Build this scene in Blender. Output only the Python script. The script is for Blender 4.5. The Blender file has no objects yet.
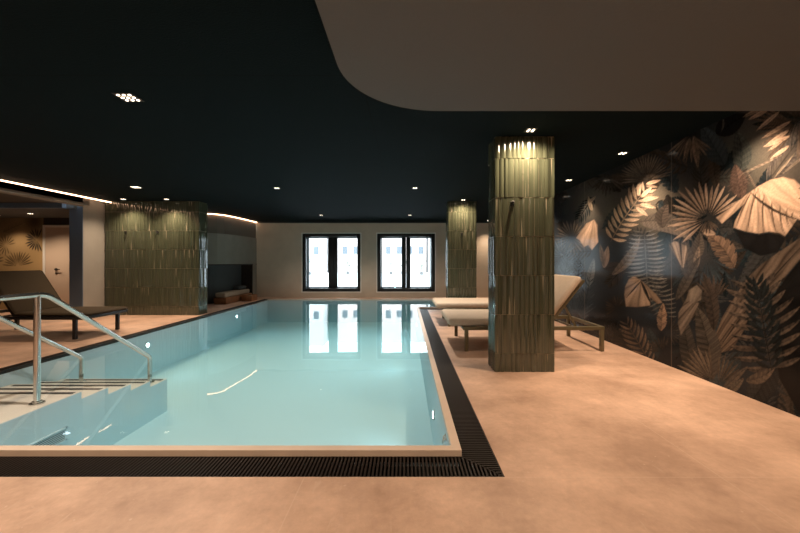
import bpy, bmesh, math, random
import numpy as np
from mathutils import Vector, Matrix
random.seed(7); rng = np.random.default_rng(7)
S = bpy.context.scene; COL = S.collection
PI = math.pi
H = 1.1; F = 360.0; VX, VY = 405.5, 262.0
ZC = 2.355            # dark ceiling height
XR = 2.79             # mural wall
YB = 11.2             # window wall
ZW = 0.03             # water level

# ------------------------------------------------------------------ materials
def mat(name, color, rough=0.5, metal=0.0, var=0.0, vscale=6.0, bump=0.0, bscale=60.0, spec=0.5, coat=0.0, emit=None, estr=0.0):
    m = bpy.data.materials.new(name); m.use_nodes = True
    nt = m.node_tree; b = nt.nodes['Principled BSDF']
    b.inputs['Base Color'].default_value = (*color, 1); b.inputs['Roughness'].default_value = rough
    b.inputs['Metallic'].default_value = metal; b.inputs['Specular IOR Level'].default_value = spec
    b.inputs['Coat Weight'].default_value = coat; b.inputs['Coat Roughness'].default_value = 0.04
    if emit:
        b.inputs['Emission Color'].default_value = (*emit, 1); b.inputs['Emission Strength'].default_value = estr
    if var or bump:
        tc = nt.nodes.new('ShaderNodeTexCoord')
    if var:
        n = nt.nodes.new('ShaderNodeTexNoise'); n.inputs['Scale'].default_value = vscale; n.inputs['Detail'].default_value = 6
        nt.links.new(tc.outputs['Object'], n.inputs['Vector'])
        mp = nt.nodes.new('ShaderNodeMapRange'); mp.inputs[1].default_value = .3; mp.inputs[2].default_value = .7
        mp.inputs[3].default_value = 1 - var; mp.inputs[4].default_value = 1 + var
        nt.links.new(n.outputs['Fac'], mp.inputs[0])
        mx = nt.nodes.new('ShaderNodeVectorMath'); mx.operation = 'SCALE'; mx.inputs[0].default_value = color
        nt.links.new(mp.outputs[0], mx.inputs['Scale']); nt.links.new(mx.outputs[0], b.inputs['Base Color'])
    if bump:
        n2 = nt.nodes.new('ShaderNodeTexNoise'); n2.inputs['Scale'].default_value = bscale; n2.inputs['Detail'].default_value = 4
        nt.links.new(tc.outputs['Object'], n2.inputs['Vector'])
        bp = nt.nodes.new('ShaderNodeBump'); bp.inputs['Strength'].default_value = bump; bp.inputs['Distance'].default_value = .01
        nt.links.new(n2.outputs['Fac'], bp.inputs['Height']); nt.links.new(bp.outputs[0], b.inputs['Normal'])
    return m

def seam_nodes(nt, coord_out, axis, period, offset, width):
    """1 inside a joint that repeats along one axis"""
    sp = nt.nodes.new('ShaderNodeSeparateXYZ'); nt.links.new(coord_out, sp.inputs[0])
    a = nt.nodes.new('ShaderNodeMath'); a.operation = 'SUBTRACT'; a.inputs[1].default_value = offset - width / 2
    nt.links.new(sp.outputs[axis], a.inputs[0])
    w = nt.nodes.new('ShaderNodeMath'); w.operation = 'FLOORED_MODULO'; w.inputs[1].default_value = period
    nt.links.new(a.outputs[0], w.inputs[0])
    l = nt.nodes.new('ShaderNodeMath'); l.operation = 'LESS_THAN'; l.inputs[1].default_value = width
    nt.links.new(w.outputs[0], l.inputs[0])
    return l.outputs[0]

def stone_floor():
    m = mat('warm_stone_tile', (.5, .34, .24), .5)
    nt = m.node_tree; b = nt.nodes['Principled BSDF']; L = nt.links
    tc = nt.nodes.new('ShaderNodeTexCoord'); co = tc.outputs['Object']
    n = nt.nodes.new('ShaderNodeTexNoise'); n.inputs['Scale'].default_value = 1.7; n.inputs['Detail'].default_value = 10; n.inputs['Roughness'].default_value = .62
    L.new(co, n.inputs['Vector'])
    rp = nt.nodes.new('ShaderNodeValToRGB')
    rp.color_ramp.elements[0].position = .36; rp.color_ramp.elements[0].color = (.41, .262, .185, 1)
    rp.color_ramp.elements[1].position = .66; rp.color_ramp.elements[1].color = (.70, .472, .35, 1)
    L.new(n.outputs['Fac'], rp.inputs[0])
    # pale scratches and specks of the stone
    mpg = nt.nodes.new('ShaderNodeMapping'); mpg.inputs['Rotation'].default_value = (0, 0, .5); mpg.inputs['Scale'].default_value = (9, 2.2, 1)
    L.new(co, mpg.inputs['Vector'])
    n2 = nt.nodes.new('ShaderNodeTexNoise'); n2.inputs['Scale'].default_value = 3; n2.inputs['Detail'].default_value = 8; n2.inputs['Distortion'].default_value = .8
    L.new(mpg.outputs[0], n2.inputs['Vector'])
    r2 = nt.nodes.new('ShaderNodeMapRange'); r2.inputs[1].default_value = .63; r2.inputs[2].default_value = .78; r2.inputs[3].default_value = 0; r2.inputs[4].default_value = .35
    L.new(n2.outputs['Fac'], r2.inputs[0])
    mx = nt.nodes.new('ShaderNodeMix'); mx.data_type = 'RGBA'; mx.inputs['B'].default_value = (.66, .50, .39, 1)
    L.new(r2.outputs[0], mx.inputs['Factor']); L.new(rp.outputs[0], mx.inputs['A'])
    n3 = nt.nodes.new('ShaderNodeTexNoise'); n3.inputs['Scale'].default_value = 26; n3.inputs['Detail'].default_value = 6; n3.inputs['Roughness'].default_value = .7; L.new(co, n3.inputs['Vector'])
    r3 = nt.nodes.new('ShaderNodeMapRange'); r3.inputs[1].default_value = .25; r3.inputs[2].default_value = .75; r3.inputs[3].default_value = .90; r3.inputs[4].default_value = 1.1
    L.new(n3.outputs['Fac'], r3.inputs[0])
    gm_ = nt.nodes.new('ShaderNodeVectorMath'); gm_.operation = 'SCALE'; L.new(rp.outputs[0], gm_.inputs[0]); L.new(r3.outputs[0], gm_.inputs['Scale']); L.new(gm_.outputs[0], mx.inputs['A'])
    n4 = nt.nodes.new('ShaderNodeTexNoise'); n4.inputs['Scale'].default_value = 38; n4.inputs['Detail'].default_value = 2; L.new(co, n4.inputs['Vector'])
    r4 = nt.nodes.new('ShaderNodeMapRange'); r4.inputs[1].default_value = .70; r4.inputs[2].default_value = .76; r4.inputs[3].default_value = 0; r4.inputs[4].default_value = .5; L.new(n4.outputs['Fac'], r4.inputs[0])
    ad = nt.nodes.new('ShaderNodeMath'); ad.operation = 'MAXIMUM'; L.new(r2.outputs[0], ad.inputs[0]); L.new(r4.outputs[0], ad.inputs[1]); L.new(ad.outputs[0], mx.inputs['Factor'])
    sx = seam_nodes(nt, co, 0, 2.13, -.517, .005); sy = seam_nodes(nt, co, 1, .65, 1.84, .005)
    mxx = nt.nodes.new('ShaderNodeMath'); mxx.operation = 'MAXIMUM'; L.new(sx, mxx.inputs[0]); L.new(sy, mxx.inputs[1])
    sc = nt.nodes.new('ShaderNodeMath'); sc.operation = 'MULTIPLY'; sc.inputs[1].default_value = .3; L.new(mxx.outputs[0], sc.inputs[0])
    m2 = nt.nodes.new('ShaderNodeMix'); m2.data_type = 'RGBA'; m2.inputs['B'].default_value = (.70, .54, .42, 1)
    L.new(sc.outputs[0], m2.inputs['Factor']); L.new(mx.outputs['Result'], m2.inputs['A'])
    L.new(m2.outputs['Result'], b.inputs['Base Color'])
    bp = nt.nodes.new('ShaderNodeBump'); bp.inputs['Strength'].default_value = .12; bp.inputs['Distance'].default_value = .01
    L.new(n2.outputs['Fac'], bp.inputs['Height']); L.new(bp.outputs[0], b.inputs['Normal'])
    return m

def ceiling_mat():
    m = mat('dark_acoustic_plaster', (.0042, .0098, .0118), .9, spec=.06, bump=.6, bscale=90)
    nt = m.node_tree; b = nt.nodes['Principled BSDF']; L = nt.links
    tc = nt.nodes.new('ShaderNodeTexCoord'); co = tc.outputs['Object']
    sx = seam_nodes(nt, co, 0, 2.5, -.3, .006); sy = seam_nodes(nt, co, 1, 1.0, 2.42, .006)
    mxx = nt.nodes.new('ShaderNodeMath'); mxx.operation = 'MAXIMUM'; L.new(sx, mxx.inputs[0]); L.new(sy, mxx.inputs[1])
    m2 = nt.nodes.new('ShaderNodeMix'); m2.data_type = 'RGBA'; m2.inputs['A'].default_value = (.0042, .0098, .0118, 1); m2.inputs['B'].default_value = (.003, .0045, .005, 1)
    L.new(mxx.outputs[0], m2.inputs['Factor']); L.new(m2.outputs['Result'], b.inputs['Base Color'])
    return m

def water_mat():
    m = bpy.data.materials.new('pool_water'); m.use_nodes = True; nt = m.node_tree; L = nt.links
    for n in list(nt.nodes): nt.nodes.remove(n)
    out = nt.nodes.new('ShaderNodeOutputMaterial')
    tr = nt.nodes.new('ShaderNodeBsdfTransparent'); tr.inputs[0].default_value = (1, 1, 1, 1)
    gl = nt.nodes.new('ShaderNodeBsdfGlossy'); gl.inputs['Roughness'].default_value = .015
    fr = nt.nodes.new('ShaderNodeFresnel'); fr.inputs['IOR'].default_value = 1.33
    geo = nt.nodes.new('ShaderNodeNewGeometry')
    tc = nt.nodes.new('ShaderNodeTexCoord')
    n = nt.nodes.new('ShaderNodeTexNoise'); n.inputs['Scale'].default_value = 2.2; n.inputs['Detail'].default_value = 2.5
    L.new(tc.outputs['Object'], n.inputs['Vector'])
    bp = nt.nodes.new('ShaderNodeBump'); bp.inputs['Strength'].default_value = .035; bp.inputs['Distance'].default_value = .02
    L.new(n.outputs['Fac'], bp.inputs['Height'])
    L.new(bp.outputs[0], gl.inputs['Normal'])
    mx = nt.nodes.new('ShaderNodeMixShader')
    L.new(fr.outputs[0], mx.inputs[0]); L.new(tr.outputs[0], mx.inputs[1]); L.new(gl.outputs[0], mx.inputs[2])
    # only the top face reflects; seen from inside the body it is clear
    bf = nt.nodes.new('ShaderNodeMixShader')
    L.new(geo.outputs['Backfacing'], bf.inputs[0]); L.new(mx.outputs[0], bf.inputs[1])
    tr2 = nt.nodes.new('ShaderNodeBsdfTransparent'); L.new(tr2.outputs[0], bf.inputs[2])
    L.new(bf.outputs[0], out.inputs['Surface'])
    ab = nt.nodes.new('ShaderNodeVolumeAbsorption'); ab.inputs['Color'].default_value = (.62, .95, .97, 1); ab.inputs['Density'].default_value = .4
    L.new(ab.outputs[0], out.inputs['Volume'])
    return m

def glass_mat():
    m = bpy.data.materials.new('window_glass'); m.use_nodes = True; nt = m.node_tree; L = nt.links
    for n in list(nt.nodes): nt.nodes.remove(n)
    out = nt.nodes.new('ShaderNodeOutputMaterial')
    tr = nt.nodes.new('ShaderNodeBsdfTransparent'); tr.inputs[0].default_value = (.96, .98, .98, 1)
    gl = nt.nodes.new('ShaderNodeBsdfGlossy'); gl.inputs['Roughness'].default_value = .01
    fr = nt.nodes.new('ShaderNodeFresnel'); fr.inputs['IOR'].default_value = 1.45
    mx = nt.nodes.new('ShaderNodeMixShader')
    L.new(fr.outputs[0], mx.inputs[0]); L.new(tr.outputs[0], mx.inputs[1]); L.new(gl.outputs[0], mx.inputs[2])
    L.new(mx.outputs[0], out.inputs['Surface'])
    return m

def paint_mat(name, rough, spec):
    """printed wallpaper: the picture is stored per vertex"""
    m = mat(name, (.1, .1, .1), rough, spec=spec)
    nt = m.node_tree
    a = nt.nodes.new('ShaderNodeVertexColor'); a.layer_name = 'print'
    nt.links.new(a.outputs['Color'], nt.nodes['Principled BSDF'].inputs['Base Color'])
    return m

M = dict(
    floor=stone_floor(), ceiling=ceiling_mat(), water=water_mat(), glass=glass_mat(),
    soffit=mat('taupe_plaster', (.118, .126, .128), .9, bump=.25, bscale=45, spec=.2),
    backwall=mat('grey_beige_plaster', (.56, .475, .385), .85, var=.06, vscale=3, bump=.15, bscale=40, spec=.2),
    greywall=mat('grey_plaster', (.30, .28, .25), .85, var=.06, vscale=3, bump=.15, bscale=40, spec=.2),
    bluegrey=mat('blue_grey_paint', (.12, .175, .26), .7),
    darkwall=mat('dark_brown_paint', (.035, .028, .022), .7),
    nichewood=mat('dark_stained_oak', (.028, .018, .013), .5, var=.3, vscale=12),
    nicheback=mat('grey_upholstery', (.075, .09, .10), .85, bump=.2, bscale=120),
    lining=mat('pale_pool_lining', (.53, .65, .72), .55),
    platform=mat('pale_beige_pool_step', (.72, .68, .62), .5, var=.04),
    coping=mat('beige_stone_coping', (.66, .52, .42), .45, var=.05),
    grate=mat('dark_brown_grate', (.017, .012, .010), .45, spec=.3),
    channel=mat('black_drain_channel', (.008, .007, .006), .8),
    tile=mat('olive_glazed_tile', (.088, .092, .058), .12, coat=.6),
    tilecore=mat('dark_grout', (.24, .21, .145), .7),
    steel=mat('brushed_steel', (.62, .60, .57), .22, 1.0),
    nosing=mat('dark_anti_slip_strip', (.06, .06, .06), .7),
    frame=mat('black_window_frame', (.012, .015, .018), .45),
    white=mat('white_paint', (.72, .71, .68), .6),
    door=mat('pale_door_paint', (.62, .50, .40), .45),
    black=mat('black_metal', (.01, .01, .01), .4),
    fabric=mat('taupe_outdoor_fabric', (.58, .48, .385), .9, var=.05, vscale=20, bump=.25, bscale=300, spec=.15),
    olive=mat('olive_powder_coat', (.17, .145, .085), .38, 0.3),
    dfabric=mat('dark_brown_fabric', (.05, .037, .023), .9, bump=.25, bscale=300, spec=.15),
    dframe=mat('black_powder_coat', (.012, .012, .013), .45),
    oak=mat('warm_oak', (.28, .13, .06), .5, var=.2, vscale=10),
    oakpale=mat('pale_towel_cloth', (.42, .35, .28), .9),
    led=mat('warm_led_strip', (.9, .8, .7), .5, emit=(1, .58, .34), estr=9),
    lens=mat('warm_led_lens', (.9, .8, .7), .3, emit=(1, .80, .60), estr=6),
    poollens=mat('cool_pool_light', (.9, .95, .95), .3, emit=(.85, 1, 1), estr=9),
    bezel=mat('black_fixture', (.012, .012, .012), .5),
    mural=paint_mat('jungle_wallpaper', .15, .12),
    goldmural=paint_mat('gold_leaf_wallpaper', .6, .3),
    outground=mat('pale_paving', (.62, .64, .66), .9),
    facade=mat('pale_pink_render', (.66, .56, .52), .9),
    facade2=mat('pale_grey_render', (.66, .66, .65), .9),
    extpane=mat('dull_window_pane', (.10, .12, .14), .3),
    twig=mat('grey_green_leaf', (.10, .13, .10), .8),
    pot=mat('dark_planter', (.09, .09, .09), .7),
)

def streak(m, color, var):
    """upright glaze streaks, different from tile to tile"""
    nt = m.node_tree; b = nt.nodes['Principled BSDF']; L = nt.links
    tc = nt.nodes.new('ShaderNodeTexCoord'); mp = nt.nodes.new('ShaderNodeMapping'); mp.inputs['Scale'].default_value = (26, 26, 1.3)
    L.new(tc.outputs['Object'], mp.inputs['Vector'])
    n = nt.nodes.new('ShaderNodeTexNoise'); n.inputs['Scale'].default_value = 1.0; n.inputs['Detail'].default_value = 5; L.new(mp.outputs[0], n.inputs['Vector'])
    mr = nt.nodes.new('ShaderNodeMapRange'); mr.inputs[1].default_value = .3; mr.inputs[2].default_value = .7; mr.inputs[3].default_value = 1 - var; mr.inputs[4].default_value = 1 + var
    L.new(n.outputs['Fac'], mr.inputs[0])
    mx = nt.nodes.new('ShaderNodeVectorMath'); mx.operation = 'SCALE'; mx.inputs[0].default_value = color
    L.new(mr.outputs[0], mx.inputs['Scale']); L.new(mx.outputs[0], b.inputs['Base Color'])
streak(M['tile'], (.060, .068, .043), .15)
M['band'] = mat('brown_plaster_band', (.15, .125, .105), .85)

# ------------------------------------------------------------------ mesh helpers
class MB:
    def __init__(s): s.v = []; s.f = []; s.sm = []
    def add(s, vs, fs, smooth=False):
        o = len(s.v); s.v += [tuple(p) for p in vs]
        for f in fs: s.f.append([i + o for i in f]); s.sm.append(smooth)
        return s
    def box(s, x0, x1, y0, y1, z0, z1):
        vs = [(x, y, z) for z in (z0, z1) for y in (y0, y1) for x in (x0, x1)]
        return s.add(vs, [(0, 2, 3, 1), (4, 5, 7, 6), (0, 1, 5, 4), (2, 6, 7, 3), (0, 4, 6, 2), (1, 3, 7, 5)])
    def prism(s, pts, z0, z1, axis='z'):
        """pts: 2-D outline (counter-clockwise), pushed along an axis"""
        n = len(pts)
        def P(a, b, c): return (a, b, c) if axis == 'z' else ((a, c, b) if axis == 'y' else (c, a, b))
        vs = [P(a, b, z0) for a, b in pts] + [P(a, b, z1) for a, b in pts]
        fs = [list(range(n - 1, -1, -1)), list(range(n, 2 * n))] + [(i, (i + 1) % n, n + (i + 1) % n, n + i) for i in range(n)]
        if axis == 'y': fs = [f[::-1] for f in fs]
        return s.add(vs, fs)
    def tube(s, pts, r, n=12, cap=True):
        pts = [Vector(p) for p in pts]; rings = []
        for i, p in enumerate(pts):
            a = pts[max(i - 1, 0)]; b = pts[min(i + 1, len(pts) - 1)]; t = (b - a).normalized()
            up = Vector((0, 0, 1)) if abs(t.z) < .9 else Vector((0, 1, 0))
            u = t.cross(up).normalized(); w = u.cross(t).normalized()
            k = 1.0
            if 0 < i < len(pts) - 1:
                c = (p - a).normalized().dot(t); k = 1 / max(c, .5)
            rings.append([p + (u * math.cos(2 * PI * j / n) + w * math.sin(2 * PI * j / n)) * r for j in range(n)])
        vs = [q for rg in rings for q in rg]; fs = []
        for i in range(len(rings) - 1):
            for j in range(n):
                fs.append((i * n + j, i * n + (j + 1) % n, (i + 1) * n + (j + 1) % n, (i + 1) * n + j))
        s.add(vs, fs, True)
        if cap: s.add(rings[0], [list(range(n - 1, -1, -1))]); s.add(rings[-1], [list(range(n))])
        return s
    def disc(s, c, r, h, axis='z', n=20):
        """short cylinder starting at c along an axis"""
        d = {'x': Vector((1, 0, 0)), 'y': Vector((0, 1, 0)), 'z': Vector((0, 0, 1))}[axis]
        return s.tube([Vector(c), Vector(c) + d * h], r, n)
    def bar(s, a, b, w, h):
        """square bar from a to b"""
        a = Vector(a); b = Vector(b); t = (b - a).normalized()
        up = Vector((0, 0, 1)) if abs(t.z) < .95 else Vector((0, 1, 0))
        u = t.cross(up).normalized() * (w / 2); v = u.cross(t).normalized() * (h / 2)
        vs = [p + q for p in (a, b) for q in (-u - v, u - v, u + v, -u + v)]
        return s.add(vs, [(3, 2, 1, 0), (4, 5, 6, 7), (0, 1, 5, 4), (1, 2, 6, 5), (2, 3, 7, 6), (3, 0, 4, 7)])
    def build(s, name, m, parent=None, bevel=0, segs=2, recalc=True):
        me = bpy.data.meshes.new(name)
        off = parent_world(parent) if parent else Vector((0, 0, 0))
        me.from_pydata([tuple(Vector(p) - off) for p in s.v], [], s.f)
        for i, p in enumerate(me.polygons): p.use_smooth = s.sm[i]
        if recalc:
            bm = bmesh.new(); bm.from_mesh(me); bmesh.ops.recalc_face_normals(bm, faces=bm.faces)
            bm.to_mesh(me); bm.free()
        me.materials.append(m); me.update()
        o = bpy.data.objects.new(name, me); COL.objects.link(o)
        if parent: o.parent = parent
        if bevel:
            md = o.modifiers.new('bevel', 'BEVEL'); md.width = bevel; md.segments = segs; md.limit_method = 'ANGLE'
            for p in me.polygons: p.use_smooth = True
            md.harden_normals = False
        return o
def parent_world(p):
    v = Vector((0, 0, 0))
    while p: v = v + Vector(p.location); p = p.parent
    return v
def thing(name, label, cat, loc=(0, 0, 0), group=None):
    o = bpy.data.objects.new(name, None); COL.objects.link(o); o.location = loc; o.empty_display_size = .1
    return tag(o, label, cat, group)
def tag(o, label, cat, group=None):
    o['label'] = label; o['category'] = cat
    if group: o['group'] = group
    return o
def struct(o): o['kind'] = 'structure'; return o
def smooth(o):
    for p in o.data.polygons: p.use_smooth = True
    return o
def copy_thing(src, loc, label, group=None, rotz=None):
    r = src.copy(); COL.objects.link(r); r.location = loc; r['label'] = label
    if rotz is not None: r.rotation_euler = (0, 0, rotz)
    if group: r['group'] = group
    for ch in list(src.children):
        c = ch.copy(); COL.objects.link(c); c.parent = r
        for g in list(ch.children):
            d = g.copy(); COL.objects.link(d); d.parent = c
    return r

# ------------------------------------------------------------------ the setting
# pool outline (inner water edge)
PX0, PX1, PX2 = -3.95, .265, 2.2
PY0, PY1, PY2 = 2.09, 8.55, 10.3
GW = .195
CW = .053
fl = MB()
XL = -9.7; YF = -2.6
fl.box(XL, XR, YF, 1.842, -.14, 0)
fl.box(XL, PX0 - .11, 1.842, YB, -.14, 0)
fl.box(.5085, XR, 1.842, 8.30, -.14, 0)
fl.box(PX0 - .11, XR, PY2 + .07, YB, -.14, 0)
fl.box(PX2 + .05, XR, 8.30, PY2 + .07, -.14, 0)
struct(fl.build('floor', M['floor']))

# pool basin: lining walls and bottom
ZB = -.62
out = [(PX0, PY0), (PX1, PY0), (PX1, PY1), (PX2, PY1), (PX2, PY2), (PX0, PY2)]
ba = MB()
ba.box(PX0 - .05, PX2 + .05, PY0 - CW, PY2 + .05, ZB - .1, ZB)
ba.box(PX0 - .05, PX0, PY0 - CW, PY2 + .05, ZB, .0)
ba.box(PX0, PX1 + CW, PY0 - CW, PY0, ZB, .0)
ba.box(PX1, PX1 + CW, PY0, PY1, ZB, .0)
ba.box(PX1 + CW, PX2 + .05, PY1 - CW, PY1, ZB, .0)
ba.box(PX2, PX2 + .05, PY1, PY2 + .05, ZB, .0)
ba.box(PX0, PX2, PY2, PY2 + .05, ZB, .0)
struct(ba.build('pool_basin', M['lining']))
cp = MB()
cp.box(PX0, PX1 + CW, PY0 - CW, PY0, 0, .035)
cp.box(PX1, PX1 + CW, PY0, PY1, 0, .035)
cp.box(PX1 + CW, PX2 + .02, PY1 - CW, PY1, 0, .035)
cp.box(PX2, PX2 + .02, PY1, PY2 + .02, 0, .035)
cp.box(PX0, PX2, PY2, PY2 + .02, 0, .035)
struct(cp.build('pool_coping', M['coping']))

# water body
wa = MB()
pts = [(PX0 - .01, PY0 - .01), (PX1 + .01, PY0 - .01), (PX1 + .01, PY1 - .01), (PX2 + .01, PY1 - .01), (PX2 + .01, PY2 + .01), (PX0 - .01, PY2 + .01)]
wa.prism(pts, ZB - .02, ZW)
w = wa.build('pool_water', M['water']); w['kind'] = 'stuff'
tag(w, 'clear turquoise water filling the indoor swimming pool', 'water')

# drain grates
def grate_obj(name, label, rails, bars, chan, base, dz=0.0):
    t = thing(name, label, 'grate', base, 'overflow grates round the pool')
    g = MB()
    for b in bars: g.box(*b, -.022 + dz, -.001 + dz)
    g.build('grate_bars', M['grate'], t)
    r = MB()
    for b in rails: r.prism(b, -.03, dz)
    r.build('frame_rail', M['grate'], t)
    c = MB()
    for b in chan: c.prism(b, -.075, -.055)
    c.build('channel', M['channel'], t)
    return t
gi, go = PX1 + CW, .5085           # inner / outer x of the side grate
yi, yo = PY0 - CW, 1.842
PITCH = .0205
bars = []; x = PX0 - .1
while x < go - .01:
    y1 = yi - max(0, x + .005 - gi)
    if y1 - yo > .01: bars.append((x, x + .0095, yo + .006, y1 - .004))
    x += PITCH
grate_obj('overflow_grate', 'long dark brown slatted drain grate along the near edge of the pool', 
          [[(PX0 - .11, yo), (go, yo), (go - .006, yo + .006), (PX0 - .11, yo + .006)], [(PX0 - .11, yi - .005), (gi, yi - .005), (gi, yi), (PX0 - .11, yi)],
           [(gi, yi - .004), (go - .004, yo), (go, yo + .0), (gi, yi + .0)]], bars,
          [[(PX0 - .11, yo), (go, yo), (gi, yi), (PX0 - .11, yi)]], (-1.8, 1.93, -.03))
bars = []; y = yo + .02
yt0, yt1 = 8.30, PY1 - CW
while y < yt1 - .02:
    x0 = gi + max(0, yi - y); x1 = go - max(0, y - yt0)
    if x1 - x0 > .01: bars.append((x0 + .004, x1 - .006, y, y + .0095))
    y += PITCH
grate_obj('overflow_grate', 'dark brown slatted drain grate between the pool and the lounger deck',
          [[(go - .006, yo + .006), (go, yo), (go, yt0), (go - .006, yt0)], [(gi, yi), (gi + .005, yi), (gi + .005, yt1), (gi, yt1)],
           [(gi, yi + .001), (go - .004, yo + .005), (go, yo + .005), (gi, yi + .006)]], bars,
          [[(gi, yi), (go, yo), (go, yt0), (gi, yt1)]], (.41, 5, -.03))
bars = []; x = gi + .02
while x < PX2 + .04:
    y0 = yt0 if x > go else yt0 + (go - x)
    if yt1 - y0 > .01: bars.append((x, x + .0095, y0 + .004, yt1 - .004))
    x += PITCH
grate_obj('overflow_grate', 'short dark drain grate behind the loungers where the pool widens',
          [[(go, yt0), (PX2 + .05, yt0), (PX2 + .05, yt0 + .006), (go, yt0 + .006)], [(gi, yt1 - .005), (PX2 + .05, yt1 - .005), (PX2 + .05, yt1), (gi, yt1)]], bars,
          [[(go, yt0), (PX2 + .05, yt0), (PX2 + .05, yt1), (gi, yt1)]], (1.3, 8.4, -.03))
bars = [(PX0 - .108, PX0 - .006, yy, yy + .0095) for yy in np.arange(PY0 + .0, PY2 + .06, PITCH)]
grate_obj('overflow_grate', 'thin dark drain grate along the far long side by the dark sunbed',
          [[(PX0 - .11, yi), (PX0 - .104, yi), (PX0 - .104, PY2 + .07), (PX0 - .11, PY2 + .07)], [(PX0 - .012, yi), (PX0 - .001, yi), (PX0 - .001, PY2 + .07), (PX0 - .012, PY2 + .07)]], bars,
          [[(PX0 - .11, yi), (PX0 - .05, yi), (PX0 - .05, PY2 + .07), (PX0 - .11, PY2 + .07)]], (PX0 - .06, 6, -.03), .036)

# ceiling: dark field, its left edge follows the LED line
led_curve = [(-4.62, YB), (-4.64, 10.6), (-4.66, 10.2), (-4.70, 9.8), (-4.76, 9.5), (-4.86, 9.3), (-5.02, 9.17), (-5.25, 9.1), (-5.6, 9.07), (-6.1, 9.06)]
ce = MB()
ce.prism([(-6.24, 9.06), (-6.24, 6.95), (-6.1, 6.95), (-6.1, YF), (XR, YF), (XR, YB), (-4.62, YB)] + led_curve[1:], ZC, ZC + .12)
struct(ce.build('ceiling', M['ceiling']))
ce2 = MB()
ce2.box(XL, -6.1, YF, 6.81, 2.22, 2.34)
struct(ce2.build('ceiling_side', M['darkwall']))
ce3 = MB(); ce3.box(XL, -6.35, 6.9, 8.35, 2.125, 2.22)
struct(ce3.build('ceiling_corridor', M['soffit']))
# dropped soffit with a rounded corner over the camera
sx, sy, sr = -.365, 2.515, .60
arc = [(sx + sr - sr * math.cos(a), sy - sr + sr * math.sin(a)) for a in np.linspace(0, PI / 2, 24)]
so = MB(); so.prism([(sx, YF), (XR, YF), (XR, sy)] + arc[::-1], 2.155, ZC + .001)
struct(so.build('ceiling_soffit', M['soffit']))

# window wall with two openings
WINS = [(-3.207, -1.403, .179, 1.984), (-.880, .918, .179, 1.984)]
bw = MB(); T = .38
xs = [-6.6, WINS[0][0], WINS[0][1], WINS[1][0], WINS[1][1], XR]
z0, z1 = WINS[0][2], WINS[0][3]
bw.box(xs[0], XR, YB, YB + T, -.14, z0); bw.box(xs[0], XR, YB, YB + T, z1, ZC + .12)
for a, b in ((0, 1), (2, 3), (4, 5)): bw.box(xs[a], xs[b], YB, YB + T, z0, z1)
struct(bw.build('wall_back', M['backwall']))
tr = MB(); tr.box(-4.62, XR, YB - .012, YB, ZC - .045, ZC)
struct(tr.build('trim_1', M['frame']))
rv = MB()
for (a, b, c, d) in WINS:
    rv.box(a - .03, a, YB - .004, YB + T, c - .03, d + .03); rv.box(b, b + .03, YB - .004, YB + T, c - .03, d + .03)
    rv.box(a, b, YB - .004, YB + T, c - .03, c); rv.box(a, b, YB - .004, YB + T, d, d + .03)
struct(rv.build('trim_2', M['white']))
for k, (a, b, c, d) in enumerate(WINS):
    wt = bpy.data.objects.new('window_%d' % (k + 1), None); COL.objects.link(wt); wt.location = ((a + b) / 2, YB + .02, c); struct(wt)
    fr = MB(); y0, y1 = YB + .01, YB + .30; t = .10; mid = (a + b) / 2
    fr.box(a, a + t, y0, y1, c, d); fr.box(b - t, b, y0, y1, c, d)
    fr.box(a + t, b - t, y0, y1, c, c + t); fr.box(a + t, b - t, y0, y1, d - t, d)
    fr.build('window_frame', M['frame'], wt, .006)
    for s in (0, 1):
        u0 = a + t if s == 0 else mid + .002; u1 = mid - .002 if s == 0 else b - t
        sm = MB(); q = .075; q2 = .03
        l = q2 if s == 0 else .14; r = .14 if s == 0 else q2
        yy0, yy1 = YB + .24, YB + .32
        sm.box(u0, u0 + l, yy0, yy1, c + t, d - t); sm.box(u1 - r, u1, yy0, yy1, c + t, d - t)
        sm.box(u0 + l, u1 - r, yy0, yy1, c + t, c + t + q2); sm.box(u0 + l, u1 - r, yy0, yy1, d - t - q2, d - t)
        sh = sm.build('sash', M['frame'], wt, .004)
        g = MB(); g.box(u0 + l, u1 - r, YB + .275, YB + .281, c + t + q2, d - t - q2)
        g.build('glass_pane', M['glass'], sh)

# left side walls
wl = MB()
wl.box(-6.49, -6.24, 6.97, 9.4, 0, ZC + .12)
struct(wl.build('wall_left', M['greywall']))
wf = MB(); wf.box(-6.5, -6.241, 6.96, 6.97, 0, 2.2)
struct(wf.build('trim_3', M['bluegrey']))
hb = MB(); hb.box(-6.3, -6.1, YF, 6.95, 2.19, ZC + .12)
struct(hb.build('wall_left_header', M['band']))
hb = MB(); hb.box(-6.3, -6.098, YF, 6.95, 2.175, 2.19)
struct(hb.build('trim_4', M['greywall']))
hb = MB(); hb.box(XL, -6.5, 6.81, 6.9, 2.125, 2.22)
struct(hb.build('trim_5', M['bluegrey']))
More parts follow.
